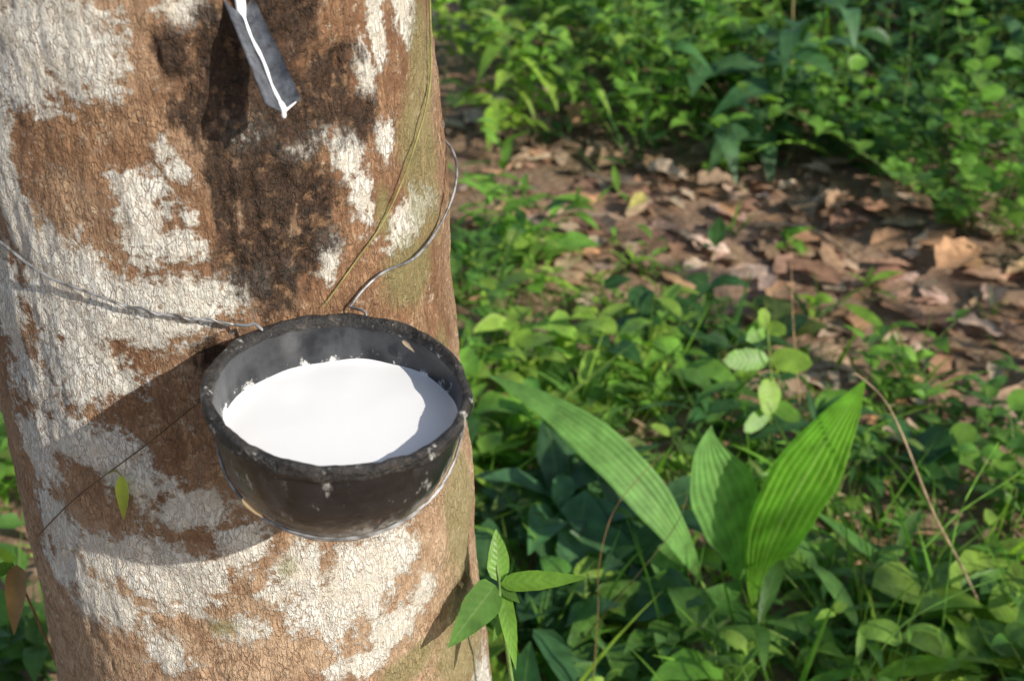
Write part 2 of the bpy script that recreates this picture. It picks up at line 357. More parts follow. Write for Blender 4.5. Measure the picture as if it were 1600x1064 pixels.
# latex, level in the world
zl=BC.z-.0225; ax=BR@Vector((0,0,1)); cen=BC-ax*.0225; n=160; rr=[]
for q in range(n):
    a=2*math.pi*q/n; r=.03
    while r<.09:
        w=Vector((cen.x+r*math.cos(a),cen.y+r*math.sin(a),zl)); l=BRi@(w-BC)
        if math.hypot(l.x,l.y)>rin(l.z)+.0004: break
        r+=.0002
    rr.append(r)
rr=np.array(rr); a=np.linspace(0,2*np.pi,n,endpoint=False); fr_=[.001,.15,.3,.45,.6,.72,.82,.89,.94,.97,.985,1.0]; Vv=[]
for f_ in fr_:
    zz=np.full(n,zl)+.0012*max(0,(f_-.9)/.1)**2*(.6+.6*np.sin(a*7+1)*np.sin(a*3)); Vv.append(np.stack([cen.x+rr*f_*np.cos(a),cen.y+rr*f_*np.sin(a),zz],1))
Vv=np.vstack(Vv); Vv[:,2]+=fbm(Vv*45,2)*.0005
Qq=[(j*n+k,j*n+(k+1)%n,(j+1)*n+(k+1)%n,(j+1)*n+k) for j in range(len(fr_)-1) for k in range(n)]
def latex_mat():
    m,nt=newmat('liquid_latex'); co=objco(nt)
    out(nt,pbsdf(nt,{'Base Color':(.94,.94,.94,1),'Roughness':.3,'Specular IOR Level':.5,'Normal':bump(nt,noise(nt,co,60,3),.15,.001)}).outputs[0]); return m
M_latex=latex_mat()
tagit(mk('latex',Vv,Qq,M_latex,origin=(cen.x,cen.y,zl)),'pool of milky white latex filling the black bowl','latex')
# ---------------------------------------------------------------- spout
S0=hitpt(368,2,-.006); s1_,t1=hit(446,182); TIP=at_depth(443,176,t1-.045)
ax_=(TIP-S0).normalized(); side=ax_.cross(Vector((0,0,1))).normalized(); nrm=side.cross(ax_).normalized()
if nrm.z<0: nrm=-nrm
if side.x<0: side=-side
def metal_mat():
    m,nt=newmat('weathered_zinc'); co=objco(nt); n1=noise(nt,co,90,6,.65); n2=noise(nt,co,400,3)
    c=mixc(nt,mr(nt,n1,.35,.65),(.06,.065,.075),(.20,.21,.23)); c=mixc(nt,mr(nt,noise(nt,co,160,5,.7),.54,.66,0,.7),c,(.07,.045,.03))
    out(nt,pbsdf(nt,{'Base Color':c,'Metallic':.4,'Roughness':.5,'Normal':bump(nt,ma(nt,'ADD',n1,n2),.5,.0010)}).outputs[0]); return m
M_metal=metal_mat()
SW=.0094
def spout():
    mb=MB(); L=(TIP-S0).length; rows=24; cross=[(-1,.70),(-.55,.36),(-.12,.05),(0,0),(.12,.05),(.55,.32),(1,.60)]
    W0,W1=.0078,SW; top=[];bot=[]
    for r in range(rows+1):
        t=r/rows; w=W0+(W1-W0)*t; c=S0+(TIP-S0)*t
        for (u,h) in cross:
            e=math.sin(t*9+u*2)*.0003; ex=ax_*(-.003*abs(u)*(1 if t>.99 else 0))
            top.append(c+side*(u*w)+nrm*(h*w+e)+ex); bot.append(c+side*(u*w*1.03)+nrm*(h*w-.0011+e)+ex)
    k=len(cross); nn=len(top); Q=[]
    for r in range(rows):
        for j in range(k-1):
            a=r*k+j; Q.append((a,a+1,a+k+1,a+k)); Q.append((nn+a,nn+a+k,nn+a+k+1,nn+a+1))
        for j in (0,k-1): a=r*k+j; Q.append((a,a+k,nn+a+k,nn+a))
    for r in (0,rows):
        for j in range(k-1): a=r*k+j; Q.append((a,a+1,nn+a+1,nn+a))
    mb.add([tuple(v) for v in top+bot],Q,(.2,.2,.2)); return mb
o=spout().build('metal_spout',M_metal,origin=S0); tagit(o,'folded grey metal spout nailed into the bark above the bowl','spout')
mb=MB(); pts=[hitpt(382,-60,.002),hitpt(380,-40,.002),hitpt(377,-22,.0025),hitpt(374,-8,.003)]
for t in np.linspace(.10,1.0,30): pts.append(S0+(TIP-S0)*t+nrm*.0012+side*(.0004*math.sin(t*14)))
Vv=[];nseg=8;np_=len(pts)
for q,p in enumerate(pts):
    w=.0009+.0003*math.sin(q*.7)*math.sin(q*.31)+(.0007 if q>np_-4 else 0)+.0020*math.exp(-((q-3.5)/1.8)**2)
    for kk in range(nseg): an=2*math.pi*kk/nseg; Vv.append(tuple(p+side*(w*math.cos(an))+nrm*(w*.6*math.sin(an))))
Qq=[(q*nseg+kk,q*nseg+(kk+1)%nseg,(q+1)*nseg+(kk+1)%nseg,(q+1)*nseg+kk) for q in range(np_-1) for kk in range(nseg)]
mb.add(Vv,Qq,(1,1,1))
lip=[TIP+side*(u*SW)+nrm*(h*SW+.0004)-ax_*(.0028*abs(u)) for u,h in [(0,.02),(.12,.06),(.4,.25),(.7,.42)]]
mb.tube(lip,.0009,.0004,(1,1,1),6,2)
dp=[(.0003,.0025),(.0009,.0012),(.0014,-.0005),(.0016,-.002),(.0012,-.0035),(.0004,-.0042)]
Vd,Qd=lathe(dp,16); mb.add(Vd*.8+np.array(TIP+nrm*.0004),Qd,(1,1,1))
tagit(mb.build('latex_stream',M_latex,origin=TIP),'thin white trickle of latex running down the metal spout','latex')
# ---------------------------------------------------------------- wires
def wire_mat():
    m,nt=newmat('galvanised_wire'); co=objco(nt); n1=noise(nt,co,150,4)
    c=mixc(nt,mr(nt,n1,.4,.6),(.14,.13,.12),(.38,.38,.38)); out(nt,pbsdf(nt,{'Base Color':c,'Metallic':.35,'Roughness':.42,'Normal':bump(nt,n1,.3,.0004)}).outputs[0]); return m
M_wire=wire_mat()
wl=[(0,378),(40,410),(85,437),(140,457),(200,479),(270,494),(335,502),(366,507)]
w3=[hitpt(a,b,.0040) for a,b in wl]
w4=[hitpt(a,b,.0055) for a,b in [(546,480),(572,448),(602,424),(648,403)]]
dS=proj(*hitpt(690,330,.004))[2]
w4+=[at_depth(684,358,dS-.006),at_depth(707,308,dS+.004),at_depth(714,264,dS+.012),at_depth(706,234,dS+.022),at_depth(690,213,dS+.036)]
pe=w4[-1]; tr_=th_of(pe); re_=math.hypot(pe.x-float(tcx(pe.z)),pe.y-CY); tl_=th_of(w3[0]); back=[]
for q in range(1,26):
    t=q/26; a=tr_+(2*math.pi+tl_-tr_)*t; zz=pe.z*(1-t)+w3[0].z*t; r=float(trr(zz))+.006; r=re_+(r-re_)*min(1,t*6) if re_>r else r; back.append(Vector((float(tcx(zz))+r*math.sin(a),CY-r*math.cos(a),zz)))
mb=MB(); mb.tube(w4+back+w3,.0009,None,(.3,.3,.3),8,6)
def bl(ang,zl_,r): r*=SC; zl_*=SC; return BC+BR@Vector((r*math.cos(ang),r*math.sin(ang),zl_))
hk=[w3[-1],bl(R(139),.001,.0740),bl(R(137),.0030,.0700),bl(R(136),.0010,.0645)]
mb.tube(hk,.0009,None,(.3,.3,.3),8,4)
tw=[]
for q in range(15):
    t=q/14; px=180+190*t; py=float(np.interp(px,[a for a,b in wl],[b for a,b in wl])); tw.append(hitpt(px,py+3.2*math.sin(q*1.6),.0042+.0010*math.cos(q*1.6)))
mb.tube(tw,.0006,None,(.3,.3,.3),8,4)
mb.tube([w4[0],bl(R(84),-.002,.0742),bl(R(84),-.014,.070)],.0009,None,(.3,.3,.3),8,4)
tagit(mb.build('binding_wire',M_wire,origin=w3[-1]),'grey twisted wire looped around the trunk just above the bowl','wire')
mb=MB(); cr_=[]
RR=lambda zz: rout(zz*SC)/SC
for q in range(31):
    t=q/30; a=R(165)+R(210)*t; zz=-.015-.048*math.sin(math.pi*t)**.6; cr_.append(bl(a,zz,RR(zz)+.0022))
mb.tube([bl(R(150),-.008,.0725)]+cr_+[bl(R(28),-.008,.0725)],.0008,None,(.3,.3,.3),8,2)
cr_=[]
for q in range(25):
    t=q/24; a=R(178)+R(180)*t; zz=-.018-.043*math.sin(math.pi*t)**.5; cr_.append(bl(a,zz,RR(zz)+.0016))
mb.tube(cr_,.0006,None,(.3,.3,.3),8,2)
tagit(mb.build('cradle_wire',M_wire,origin=BC),'thin wire cradle slung under the black bowl','wire')
def single_leaf(name,p0,p1,w,col,label,mat=None,fold=.3,droop=0.1,kind='ovate',cat='leaf',up=(0,-.6,.8),group=None):
    mb=MB(); p0=Vector(p0);p1=Vector(p1); d=p1-p0
    leaves(mb,[(p0,d,up,d.length,w,droop,fold,col)],kind,10); o=mb.build(name,mat or M_leaf,origin=p0); tagit(o,label,cat,group); return o
single_leaf('hanging_leaf',hitpt(190,742,.006),hitpt(194,812,.010),.008,(.38,.45,.07),'small yellow green leaf hanging on the trunk left of the bowl',droop=.0)
a_=bl(R(226),-.042,RR(-.042)+.003); b_=bl(R(236),-.052,RR(-.052)+.003)
single_leaf('dry_leaf',a_,b_,.004,(.30,.22,.13),'curled tan leaf scrap caught between wire and bowl side',M_dead,1.1,0)
single_leaf('dry_leaf',bl(R(62),-.007,.0635),bl(R(53),-.010,.062),.0025,(.36,.28,.19),'tiny pale bark scrap stuck inside the back of the bowl',M_dead,.8,0)
mb=MB(); mb.tube([hitpt(a,b,.003) for a,b in [(671,-20),(673,60),(672,130),(660,190),(630,280),(597,350),(555,410),(505,480)]],.0007,.0004,(.26,.24,.08),6,4)
tagit(mb.build('climbing_creeper',M_stem,origin=hitpt(672,130)),'thin olive creeper running down the right side of the trunk','creeper')
mb=MB(); mb.tube([hitpt(a,b,.004) for a,b in [(58,838),(110,785),(165,742),(235,690),(290,645),(335,612)]],.0004,.0004,(.10,.06,.03),5,4)
mb.tube([hitpt(165,742,.004),hitpt(180,735,.006),hitpt(190,744,.007)],.0005,.0004,(.2,.22,.05),5,3)
tagit(mb.build('creeper_tendril',M_stem,origin=hitpt(165,742)),'hair thin dark tendril slanting across the shaded bark left of the bowl','creeper')
# ---------------------------------------------------------------- ground
def gh(x,y):
    p=np.stack([np.asarray(x,dtype=float).ravel()*1.3,np.asarray(y,dtype=float).ravel()*1.3,np.full(np.size(x),3.3)],1)
    return fbm(p+40,3)*.07
def g1(x,y): return float(gh(np.array([x]),np.array([y]))[0])
ax1=np.concatenate([-np.geomspace(80,4.2,22),np.linspace(-4,5,200),np.geomspace(5.2,80,22)]); ay1=np.concatenate([-np.geomspace(80,2.2,22),np.linspace(-2,8,220),np.geomspace(8.2,90,22)])
gx,gy=np.meshgrid(ax1,ay1); zz=gh(gx,gy)+fbm(np.stack([gx.ravel()*14,gy.ravel()*14,gx.ravel()*0],1)+50,3)*.02
V=np.stack([gx.ravel(),gy.ravel(),zz],1); nx=len(ax1); ii=np.arange(len(ay1)-1)[:,None]*nx; kk=np.arange(nx-1)[None]
Q=np.stack([ii+kk,ii+kk+1,ii+nx+kk+1,ii+nx+kk],-1).reshape(-1,4)
o=mk('ground',V,Q,M_ground); tagit(o,'brown forest soil under weeds and leaf litter','ground',kind='structure')
PATH=[at_z(a,b) for a,b in [(300,160),(700,225),(880,285),(1060,330),(1250,400),(1450,485),(1720,600)]]
def pathd(x,y):
    m=9
    for a,b in zip(PATH[:-1],PATH[1:]):
        dx,dy=b.x-a.x,b.y-a.y; t=max(0,min(1,((x-a.x)*dx+(y-a.y)*dy)/(dx*dx+dy*dy))); m=min(m,math.hypot(x-a.x-dx*t,y-a.y-dy*t))
    return m
def near_side(x,y):   # strip just in front of the path, where only low growth stands
    return pathd(x,y)<.6 and y<PATH[2].y-(x-PATH[2].x)*.4
DB=[(.46,.29,.18),(.40,.25,.16),(.54,.39,.27),(.29,.175,.11),(.58,.43,.31),(.52,.30,.17),(.36,.25,.17)]
def vary(c,a=.2): k=U(1-a,1+a); return tuple(max(0,q*k*U(.93,1.07)) for q in c)
def litter_leaf(x,y,L=None,c=None,wr=None):
    a=U(0,6.3); zz=g1(x,y)+U(.004,.018); L=L or U(.03,.10)
    return (Vector((x,y,zz)),(math.cos(a),math.sin(a),U(-.05,.22)),(U(-.25,.25),U(-.25,.25),1),L,L*(wr or U(.3,.5)),U(-.03,.22),U(-.35,.7),vary(c or random.choice(DB),.28))
mb=MB(); LL=[]
for q in range(3600):
    x=U(-3,4.2);y=U(.3,6.5)
    if y>4.5 and random.random()<.6: continue
    LL.append(litter_leaf(x,y))
q=0
while q<620:
    x=U(-1,3.2);y=U(1.7,4.2)
    if pathd(x,y)<.42: LL.append(litter_leaf(x,y,U(.04,.12),None,U(.35,.6))); q+=1
leaves(mb,LL,'lance',8,.5); tagit(mb.build('leaf_litter',M_dead),'dry brown fallen leaves covering the soil','leaf litter',kind='stuff')
# ---------------------------------------------------------------- plants
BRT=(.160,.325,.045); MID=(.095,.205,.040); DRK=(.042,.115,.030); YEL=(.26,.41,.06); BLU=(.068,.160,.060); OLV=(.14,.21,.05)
def weed(Lf,sb,base,h,nodes,L,wr,col,lean=(0,0),start=.25,el=(.1,.6),droop=.3,sr=.0018,per=2,scol=(.16,.24,.06)):
    b=Vector(base); tip=b+Vector((lean[0],lean[1],h)); mid=b.lerp(tip,.5)+Vector((-lean[0]*.2+U(-.02,.02)*h,-lean[1]*.2,h*.06))
    def cv(t): return b*(1-t)**2+mid*(2*t*(1-t))+tip*t*t
    if sb is not None: sb.tube([cv(t) for t in (0,.33,.67,1)],sr,sr*.5,scol,4,1)
    a0=U(0,6.3)
    for i in range(nodes):
        t=start+(1-start)*(i/(max(1,nodes-1))); p=cv(t); a0+=math.pi/2*U(.8,1.2); s=1-.35*abs(t-.6)/.6
        for k in range(per):
            if random.random()<.08: continue
            a=a0+k*2*math.pi/per+U(-.35,.35); e=U(*el)+.25*t; l=L*s*U(.6,1.3)
            Lf.append((p,(math.cos(a)*math.cos(e),math.sin(a)*math.cos(e),math.sin(e)),(U(-.4,.4),U(-.4,.4),1),l,l*wr*U(.8,1.15),droop*U(.4,2.0),U(.05,.6),vary(col,.3)))
def tuft(Lf,base,n,L,w,col,sp=.5,droop=.45):
    for i in range(n):
        a=U(0,6.3); e=U(.5,1.45); Lf.append((Vector(base)+Vector((U(-.012,.012),U(-.012,.012),0)),(math.cos(a)*math.cos(e),math.sin(a)*math.cos(e),math.sin(e)),(math.cos(a+1.5),math.sin(a+1.5),.3),L*U(.5,1.2),w*U(.7,1.2),U(.1,1)*droop,.25,vary(col,.25)))
def clear(x,y): return math.hypot(x-float(tcx(0)),y-CY)>.27
Lo=[];Ll=[];Lr=[];Lg=[]; sb=MB()
cnt=0
while cnt<2600:
    x=U(-3.0,4.2);y=U(.75,6.8)
    if cnt%4==0: x=U(-.4,2.2); y=U(1.1,2.7)
    if cnt%4==1: x=U(.0,2.6); y=U(2.9,4.6)
    if not clear(x,y): continue
    pd=pathd(x,y)
    if pd<.22 and random.random()<.86: continue
    if .22<=pd<.34 and random.random()<.4: continue
    nz=vn(np.array([[x*2.1+9,y*2.1+9,2.]]))[0]; nh=vn(np.array([[x*2.6+31,y*2.6+9,8.]]))[0]
    if nz<.38 and random.random()<.85: continue
    far=max(0,min(1,(y-2.9)/1.0)); h=U(.03,.10)+.16*max(0,nh-.45)*U(.3,1.4)+far*U(.03,.36)
    if pd<.45: h*=.6
    if near_side(x,y): h=min(h,.10)
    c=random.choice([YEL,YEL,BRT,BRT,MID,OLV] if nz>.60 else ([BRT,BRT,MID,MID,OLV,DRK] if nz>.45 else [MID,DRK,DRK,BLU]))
    g=g1(x,y); k=random.random(); T=Lo if k<.36 else (Ll if k<.88 else Lr)
    big=U(1.6,2.4) if random.random()<.25 else U(.7,1.15)
    weed(T,sb,(x,y,g),h,random.randint(2,3 if big>1.3 else 4)+int(far*5*(not near_side(x,y))),U(.028,.07)*(1+.15*far)*big,{0:.48,1:.22,2:.75}[0 if T is Lo else 1 if T is Ll else 2],c,(U(-.07,.07),U(-.07,.07)),U(.1,.5),per=random.choice([2,2,3]),sr=.0014); cnt+=1
for q in range(1650):
    x=U(-3.0,4.0);y=U(.75,6.2)
    if q%3==0: x=U(-.1,1.8); y=U(1.1,2.4)
    if not clear(x,y) or (pathd(x,y)<.28 and random.random()<.88): continue
    tuft(Lg,(x,y,g1(x,y)),random.randint(2,6),U(.08,.32)*(.55 if near_side(x,y) else 1 if y<3 else 1.5),U(.003,.011),random.choice([MID,DRK,BRT,OLV,BRT,YEL]))
mb=MB(); leaves(mb,Lo,'ovate',6); leaves(mb,Ll,'lance',6); leaves(mb,Lr,'round',7)
mb.build('undergrowth',M_leaf); u_=bpy.data.objects['undergrowth']; tagit(u_,'tangled low green weeds spread over the forest floor','undergrowth',kind='stuff')
o=sb.build('weed_stems',M_stem); tagit(o,'fine green stems of the low weeds','undergrowth',kind='stuff')
mb=MB(); leaves(mb,Lg,'blade',6); tagit(mb.build('grass',M_leaf),'scattered narrow grass blades among the weeds','grass',kind='stuff')
def gp(px,py):
    p=at_z(px,py,0); p.z=g1(p.x,p.y); return p
def plant(name,cat,label,px,py,h,stems,nodes,L,wr,col,kind='ovate',spread=.1,droop=.3,per=2,el=(.1,.6),start=.25,sr=.0018,group=None,lean=None):
    b=gp(px,py); e=empty(name,b); tagit(e,label,cat,group); Lf=[]; s=MB()
    for i in range(stems):
        a=6.28*i/stems+U(-.6,.6); r=spread*U(.2,1.3) if stems>1 else 0; ln=(math.cos(a)*r,math.sin(a)*r)
        if lean and stems==1: ln=lean
        weed(Lf,s,b+Vector((ln[0]*.12,ln[1]*.12,0)),h*U(.5,1.2),nodes,L,wr,col,ln,start,el,droop,sr,per)
    m=MB(); leaves(m,Lf,kind,7); m.build('foliage',M_leaf,e); s.build('stem',M_stem,e); return e
B='bush'; W='weed'
plant('leafy_bush',B,'pale green leafy bush just right of the trunk at the top',745,120,.36,10,7,.08,.42,YEL,spread=.3)
plant('leafy_bush',B,'drooping bright green bush standing left of the leaf litter path',820,215,.32,9,6,.11,.36,YEL,'lance',spread=.22,droop=.6)
plant('leafy_bush',B,'dense bushy shrub with sunlit crown, top middle beyond the path',1000,235,.48,18,10,.065,.42,BRT,spread=.28)
plant('leafy_bush',B,'mid green shrub beside the sunlit bushy shrub, top centre right',1110,180,.40,9,6,.10,.5,MID,spread=.25)
plant('leafy_bush',B,'dark narrow leaved shrub at the top edge right of centre',1260,70,.40,12,7,.13,.2,MID,'lance',spread=.34)
plant('leafy_bush',B,'deep green shrub filling the top right corner',1540,120,.50,16,9,.095,.42,DRK,spread=.5)
plant('leafy_bush',B,'dark spreading shrub behind the small round leaved bush',1400,150,.42,12,7,.10,.35,DRK,'lance',spread=.4)
plant('leafy_bush',B,'round leaved sprawling bush overhanging the path at the right edge',1530,360,.45,18,11,.050,.75,BRT,'round',spread=.36,per=2)
plant('leafy_bush',B,'small round leaved bush left of the sprawling one at right',1400,295,.32,10,7,.060,.7,MID,'round',spread=.24)
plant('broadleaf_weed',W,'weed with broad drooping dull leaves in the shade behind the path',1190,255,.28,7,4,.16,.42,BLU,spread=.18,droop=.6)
plant('broadleaf_weed',W,'small bright weed at the far edge of the path, upper middle',1135,280,.18,4,3,.08,.5,BRT,spread=.08)
plant('broadleaf_weed',W,'sunlit yellow green weed clump right of the bowl',830,600,.13,8,3,.10,.42,YEL,'lance',spread=.12,droop=.35)
plant('broadleaf_weed',W,'sunlit green weed clump with pointed leaves, second right of the bowl',960,620,.13,6,3,.09,.45,YEL,'lance',spread=.10)
plant('broadleaf_weed',W,'bright pointed leaved weed behind the long arching leaf',1010,640,.12,4,3,.09,.35,BRT,'lance',spread=.08)
plant('broadleaf_weed',W,'low green weed growing beside the trunk below the path end',745,430,.16,5,4,.08,.4,MID,'lance',spread=.14)
plant('broadleaf_weed',W,'feathery green weed at the path edge right of the wire loop',800,395,.24,6,5,.10,.2,BRT,'lance',spread=.16)
plant('broadleaf_weed',W,'dark weed patch in the centre of the clearing',1080,550,.12,6,3,.10,.45,DRK,spread=.16)
plant('broadleaf_weed',W,'leafy weed in front of the path at far right',1530,690,.14,6,4,.06,.45,MID,spread=.15)
plant('broadleaf_weed',W,'low round leaved weed at the right edge, mid height',1590,800,.13,5,3,.06,.75,BRT,'round',spread=.12)
plant('broadleaf_weed',W,'small upright weed with notched look behind the pleated leaf',1380,620,.16,4,4,.055,.45,BRT,spread=.1)
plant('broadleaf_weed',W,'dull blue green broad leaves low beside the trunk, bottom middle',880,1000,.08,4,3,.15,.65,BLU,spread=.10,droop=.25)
plant('broadleaf_weed',W,'dull green broad leaved weed at the bottom edge right of centre',1010,1050,.10,4,3,.12,.5,MID,spread=.1)
plant('broadleaf_weed',W,'pale round leaved weed near the bottom right corner',1500,1040,.10,3,3,.12,.8,YEL,'round',spread=.08)
plant('broadleaf_weed',W,'dark broad leaved weed in the bottom right corner',1600,1060,.12,4,3,.13,.5,MID,spread=.12)
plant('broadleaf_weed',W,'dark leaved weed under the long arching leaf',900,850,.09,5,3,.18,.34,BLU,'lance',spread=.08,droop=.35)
plant('broadleaf_weed',W,'small green weed between the pleated leaf and the dry twig',1420,930,.10,4,3,.08,.28,BRT,'lance',spread=.1)
plant('broadleaf_weed',W,'long narrow leaved weed in front of the pleated plant',1300,1060,.12,4,3,.16,.16,MID,'lance',spread=.1)
plant('broadleaf_weed',W,'long narrow leaved weed at the lower right below the twig',1440,1020,.10,4,3,.17,.18,MID,'lance',spread=.12)
plant('broadleaf_weed',W,'green weed patch left of the trunk, upper one',-15,800,.16,5,4,.09,.4,BRT,'lance',spread=.12)
plant('broadleaf_weed',W,'green weed patch in the bottom left corner',20,1075,.14,6,3,.09,.5,MID,spread=.12)
plant('broadleaf_weed',W,'sunlit low weed close to the trunk right of the bowl base',760,740,.11,5,3,.09,.5,BRT,spread=.1)
def gtuft(label,px,py,n,L,w,col):
    b=gp(px,py); Lf=[]; tuft(Lf,b,n,L,w,col); m=MB(); leaves(m,Lf,'blade',8); tagit(m.build('grass_tuft',M_leaf,origin=b),label,'grass','distinct grass tufts')
gtuft('long bladed grass tuft between the path and the trunk',720,470,12,.25,.010,MID)
gtuft('upright light grass tuft right of the pleated leaf',1465,990,9,.25,.009,BRT)
gtuft('dark grass tuft at the bottom right of centre',1270,1070,12,.24,.010,MID)
gtuft('thin grass tuft beside the right edge weeds',1560,760,8,.25,.006,BRT)
gtuft('tall fine grass tuft behind the path at upper right',1300,190,22,.42,.010,BRT)
gtuft('fine grass tuft at the top edge centre right',1160,40,22,.45,.012,YEL)
gtuft('bent grass tuft beneath the arching leaf base',1060,1030,9,.24,.012,MID)
gtuft('arching grass tuft at the near edge of the path, right',1430,610,9,.18,.007,BRT)
gtuft('low grass tuft right of the sapling',850,1040,9,.20,.008,BRT)
gtuft('wide bladed grass tuft near the right edge below the stalk',1540,900,9,.26,.009,BRT)
gtuft('feathery grass tuft behind the sprawling bush at top right',1460,210,20,.42,.008,MID)
b=gp(1195,735); e=empty('slender_weed',b); tagit(e,'slender upright weed with a few rounded leaves in the middle right','weed'); db=proj(*b)[2]-.1
s=MB(); top=at_depth(1196,478,db-.08); s.tube([b,at_depth(1206,620,db-.04),top],.0018,.0010,(.2,.26,.06),6,4); s.build('stem',M_stem,e)
for (x0,y0,x1,y1,w,c) in [(1204,560,1270,566,.040,YEL),(1202,562,1130,560,.036,BRT),(1204,590,1198,648,.038,YEL),(1198,510,1166,530,.026,BRT),(1198,508,1228,520,.026,YEL),(1196,482,1190,512,.022,YEL),(1204,630,1250,655,.028,BRT),(1204,640,1163,672,.028,BRT)]:
    m=MB(); p0=at_depth(x0,y0,db-.05);p1=at_depth(x1,y1,db-.07); leaves(m,[(p0,p1-p0,(.25,-.8,.6),(p1-p0).length,w,.05,.15,c)],'round',9); m.build('leaf',M_leaf,e)
# sapling beside the trunk
D0=.985; c0=at_depth(780,912,D0); b=Vector((c0.x+.07,c0.y+.02,0)); b.z=g1(b.x,b.y); e=empty('young_sapling',b); tagit(e,'young sapling with glossy pointed leaves against the right edge of the trunk','sapling')
s=MB(); s.tube([b,b.lerp(c0,.5)+Vector((.0,0,0)),at_depth(790,1000,D0+.01),c0,at_depth(776,880,D0)],.0022,.0008,(.12,.2,.05),6,4); s.build('stem',M_stem,e)
for (x0,y0,x1,y1,w,c,dd_) in [(779,908,775,822,.016,BRT,.0),(781,912,920,895,.014,BRT,-.03),(774,914,700,1004,.025,MID,-.05),(784,920,806,1040,.012,BRT,-.03),(784,916,812,940,.008,MID,-.01),(788,960,770,1000,.008,MID,-.02)]:
    m=MB(); p0=at_depth(x0,y0,D0);p1=at_depth(x1,y1,D0+dd_); leaves(m,[(p0,p1-p0,(.2,-.7,.6),(p1-p0).length,w,.06,.35,c)],'ovate',12,.1); m.build('leaf',M_leaf,e)
D1=1.1; c0=at_depth(20,880,D1); b=Vector((c0.x-.02,c0.y+.03,0)); b.z=g1(b.x,b.y); e=empty('young_seedling',b); tagit(e,'thin seedling with a hanging reddish green leaf at the left edge','seedling')
s=MB(); s.tube([b,b.lerp(c0,.6)+Vector((.03,0,0)),c0],.002,.001,(.2,.1,.05),6,4); s.build('stem',M_stem,e)
for (x0,y0,x1,y1,w,c,f_) in [(26,882,22,992,.016,(.38,.22,.12),.9),(20,880,-30,905,.010,MID,.3),(22,878,-10,850,.008,YEL,.3)]:
    m=MB(); p0=at_depth(x0,y0,D1);p1=at_depth(x1,y1,D1-.02); leaves(m,[(p0,p1-p0,(.3,-.8,.4),(p1-p0).length,w,.0,f_,c)],'ovate',12,.1); m.build('leaf',M_leaf,e)
# broad pleated plant
b=gp(1168,1020); dB=proj(*b)[2]; e=empty('pleated_leaf_plant',b); tagit(e,'young plant with three broad pleated leaves, the brightest upright at right','plant')
def pleat(cps,w,col,mat,peak=.5,ribs=8,amp=.05,face=(0,-.75,.65),name='pleated_leaf',label=None,petiole=None,par=e,cup=.12):
    P_=[Vector(c) for c in cps]; nv=48; nu=ribs*4+1; V=[];T=[]
    def cv(t):
        if len(P_)==3: return P_[0]*(1-t)**2+P_[1]*(2*t*(1-t))+P_[2]*t*t
        return P_[0]*(1-t)**3+P_[1]*(3*t*(1-t)**2)+P_[2]*(3*t*t*(1-t))+P_[3]*t**3
    fc=Vector(face).normalized()
    for i in range(nv):
        t=i/(nv-1); p=cv(t); d=(cv(min(1,t+.01))-cv(max(0,t-.01))).normalized(); sd=d.cross(fc).normalized(); n_=sd.cross(d).normalized()
        ex=math.log(.5)/math.log(peak); ww_=max(.006,max(0,math.sin(math.pi*t**ex))**(1.0 if t<peak else 1.05))*w/2*(1+.03*math.sin(t*23))
        for k in range(nu):
            u=-1+2*k/(nu-1); tri=abs(((u*ribs/2)%1)*2-1)-.5
            V.append(tuple(p+sd*(u*ww_)+n_*(amp*ww_*tri*1.0+cup*abs(u)*ww_))); T.append((u,t,.5))
    Q=[(i*nu+k,i*nu+k+1,(i+1)*nu+k+1,(i+1)*nu+k) for i in range(nv-1) for k in range(nu-1)]
    m=MB(); m.add(V,Q,col,np.array(T)); o=m.build(name,mat,par)
    if label: o['label']=label
    if petiole:
        s=MB(); s.tube([petiole,Vector(petiole).lerp(P_[0],.5)+Vector((.004,0,.0)),P_[0],cv(.08)],.0032,.0016,(.2,.32,.06),7,4)
        q=s.build('petiole',M_stem,par); 
    return o
ad=lambda x,y,dz: at_depth(x,y,dB+dz)
pleat([ad(1178,960,-.03),ad(1185,830,-.10),ad(1280,710,-.14),ad(1354,590,-.15)],.094,(.14,.34,.03),M_pleat,.52,9,.16,(.25,-.9,.35),label='bright upright pleated leaf',petiole=b)
pleat([ad(1152,925,-.01),ad(1175,800,-.05),ad(1085,750,-.09),ad(1112,664,-.10)],.094,(.15,.31,.08),M_broad,.50,8,.12,(.35,-.9,.35),label='darker short pleated leaf',petiole=b+Vector((-.008,0,0)))
pleat([ad(1098,914,-.04),ad(1040,780,-.12),ad(920,650,-.10),ad(756,584,-.02)],.056,(.15,.31,.075),M_broad,.48,7,.06,(.1,-.75,.65),label='long arching pleated leaf',petiole=b+Vector((-.014,.004,0)))
pleat([ad(1030,865,.0),ad(1075,900,-.02),ad(1088,1010,-.03)],.026,(.08,.22,.045),M_broad,.4,4,.1,(.2,-.8,.5),label='narrow drooping blade',petiole=b+Vector((-.02,-.004,0)))
pleat([ad(1100,920,-.02),ad(1180,970,-.07),ad(1250,1062,-.09)],.024,(.07,.18,.04),M_broad,.4,4,.1,(.0,-.7,.7),label='low dark blade',petiole=b+Vector((-.005,-.006,0)))
def twig(label,pts,dz,r,col=(.38,.27,.17),name='dry_twig',cat='twig',mat=None):
    d=proj(*gp(*pts[0]))[2] if dz is None else dz
    q=[]
    for i,(x,y) in enumerate(pts):
        if dz is None: w=gp(x,y); w.z+=.02+.01*math.sin(i*2.); q.append(w)
        else: q.append(at_depth(x,y,d[i] if isinstance(d,(list,tuple)) else d))
    s=MB(); s.tube(q,r,r*.6,col,6,5); o=s.build(name,mat or M_twig,origin=q[0]); tagit(o,label,cat)
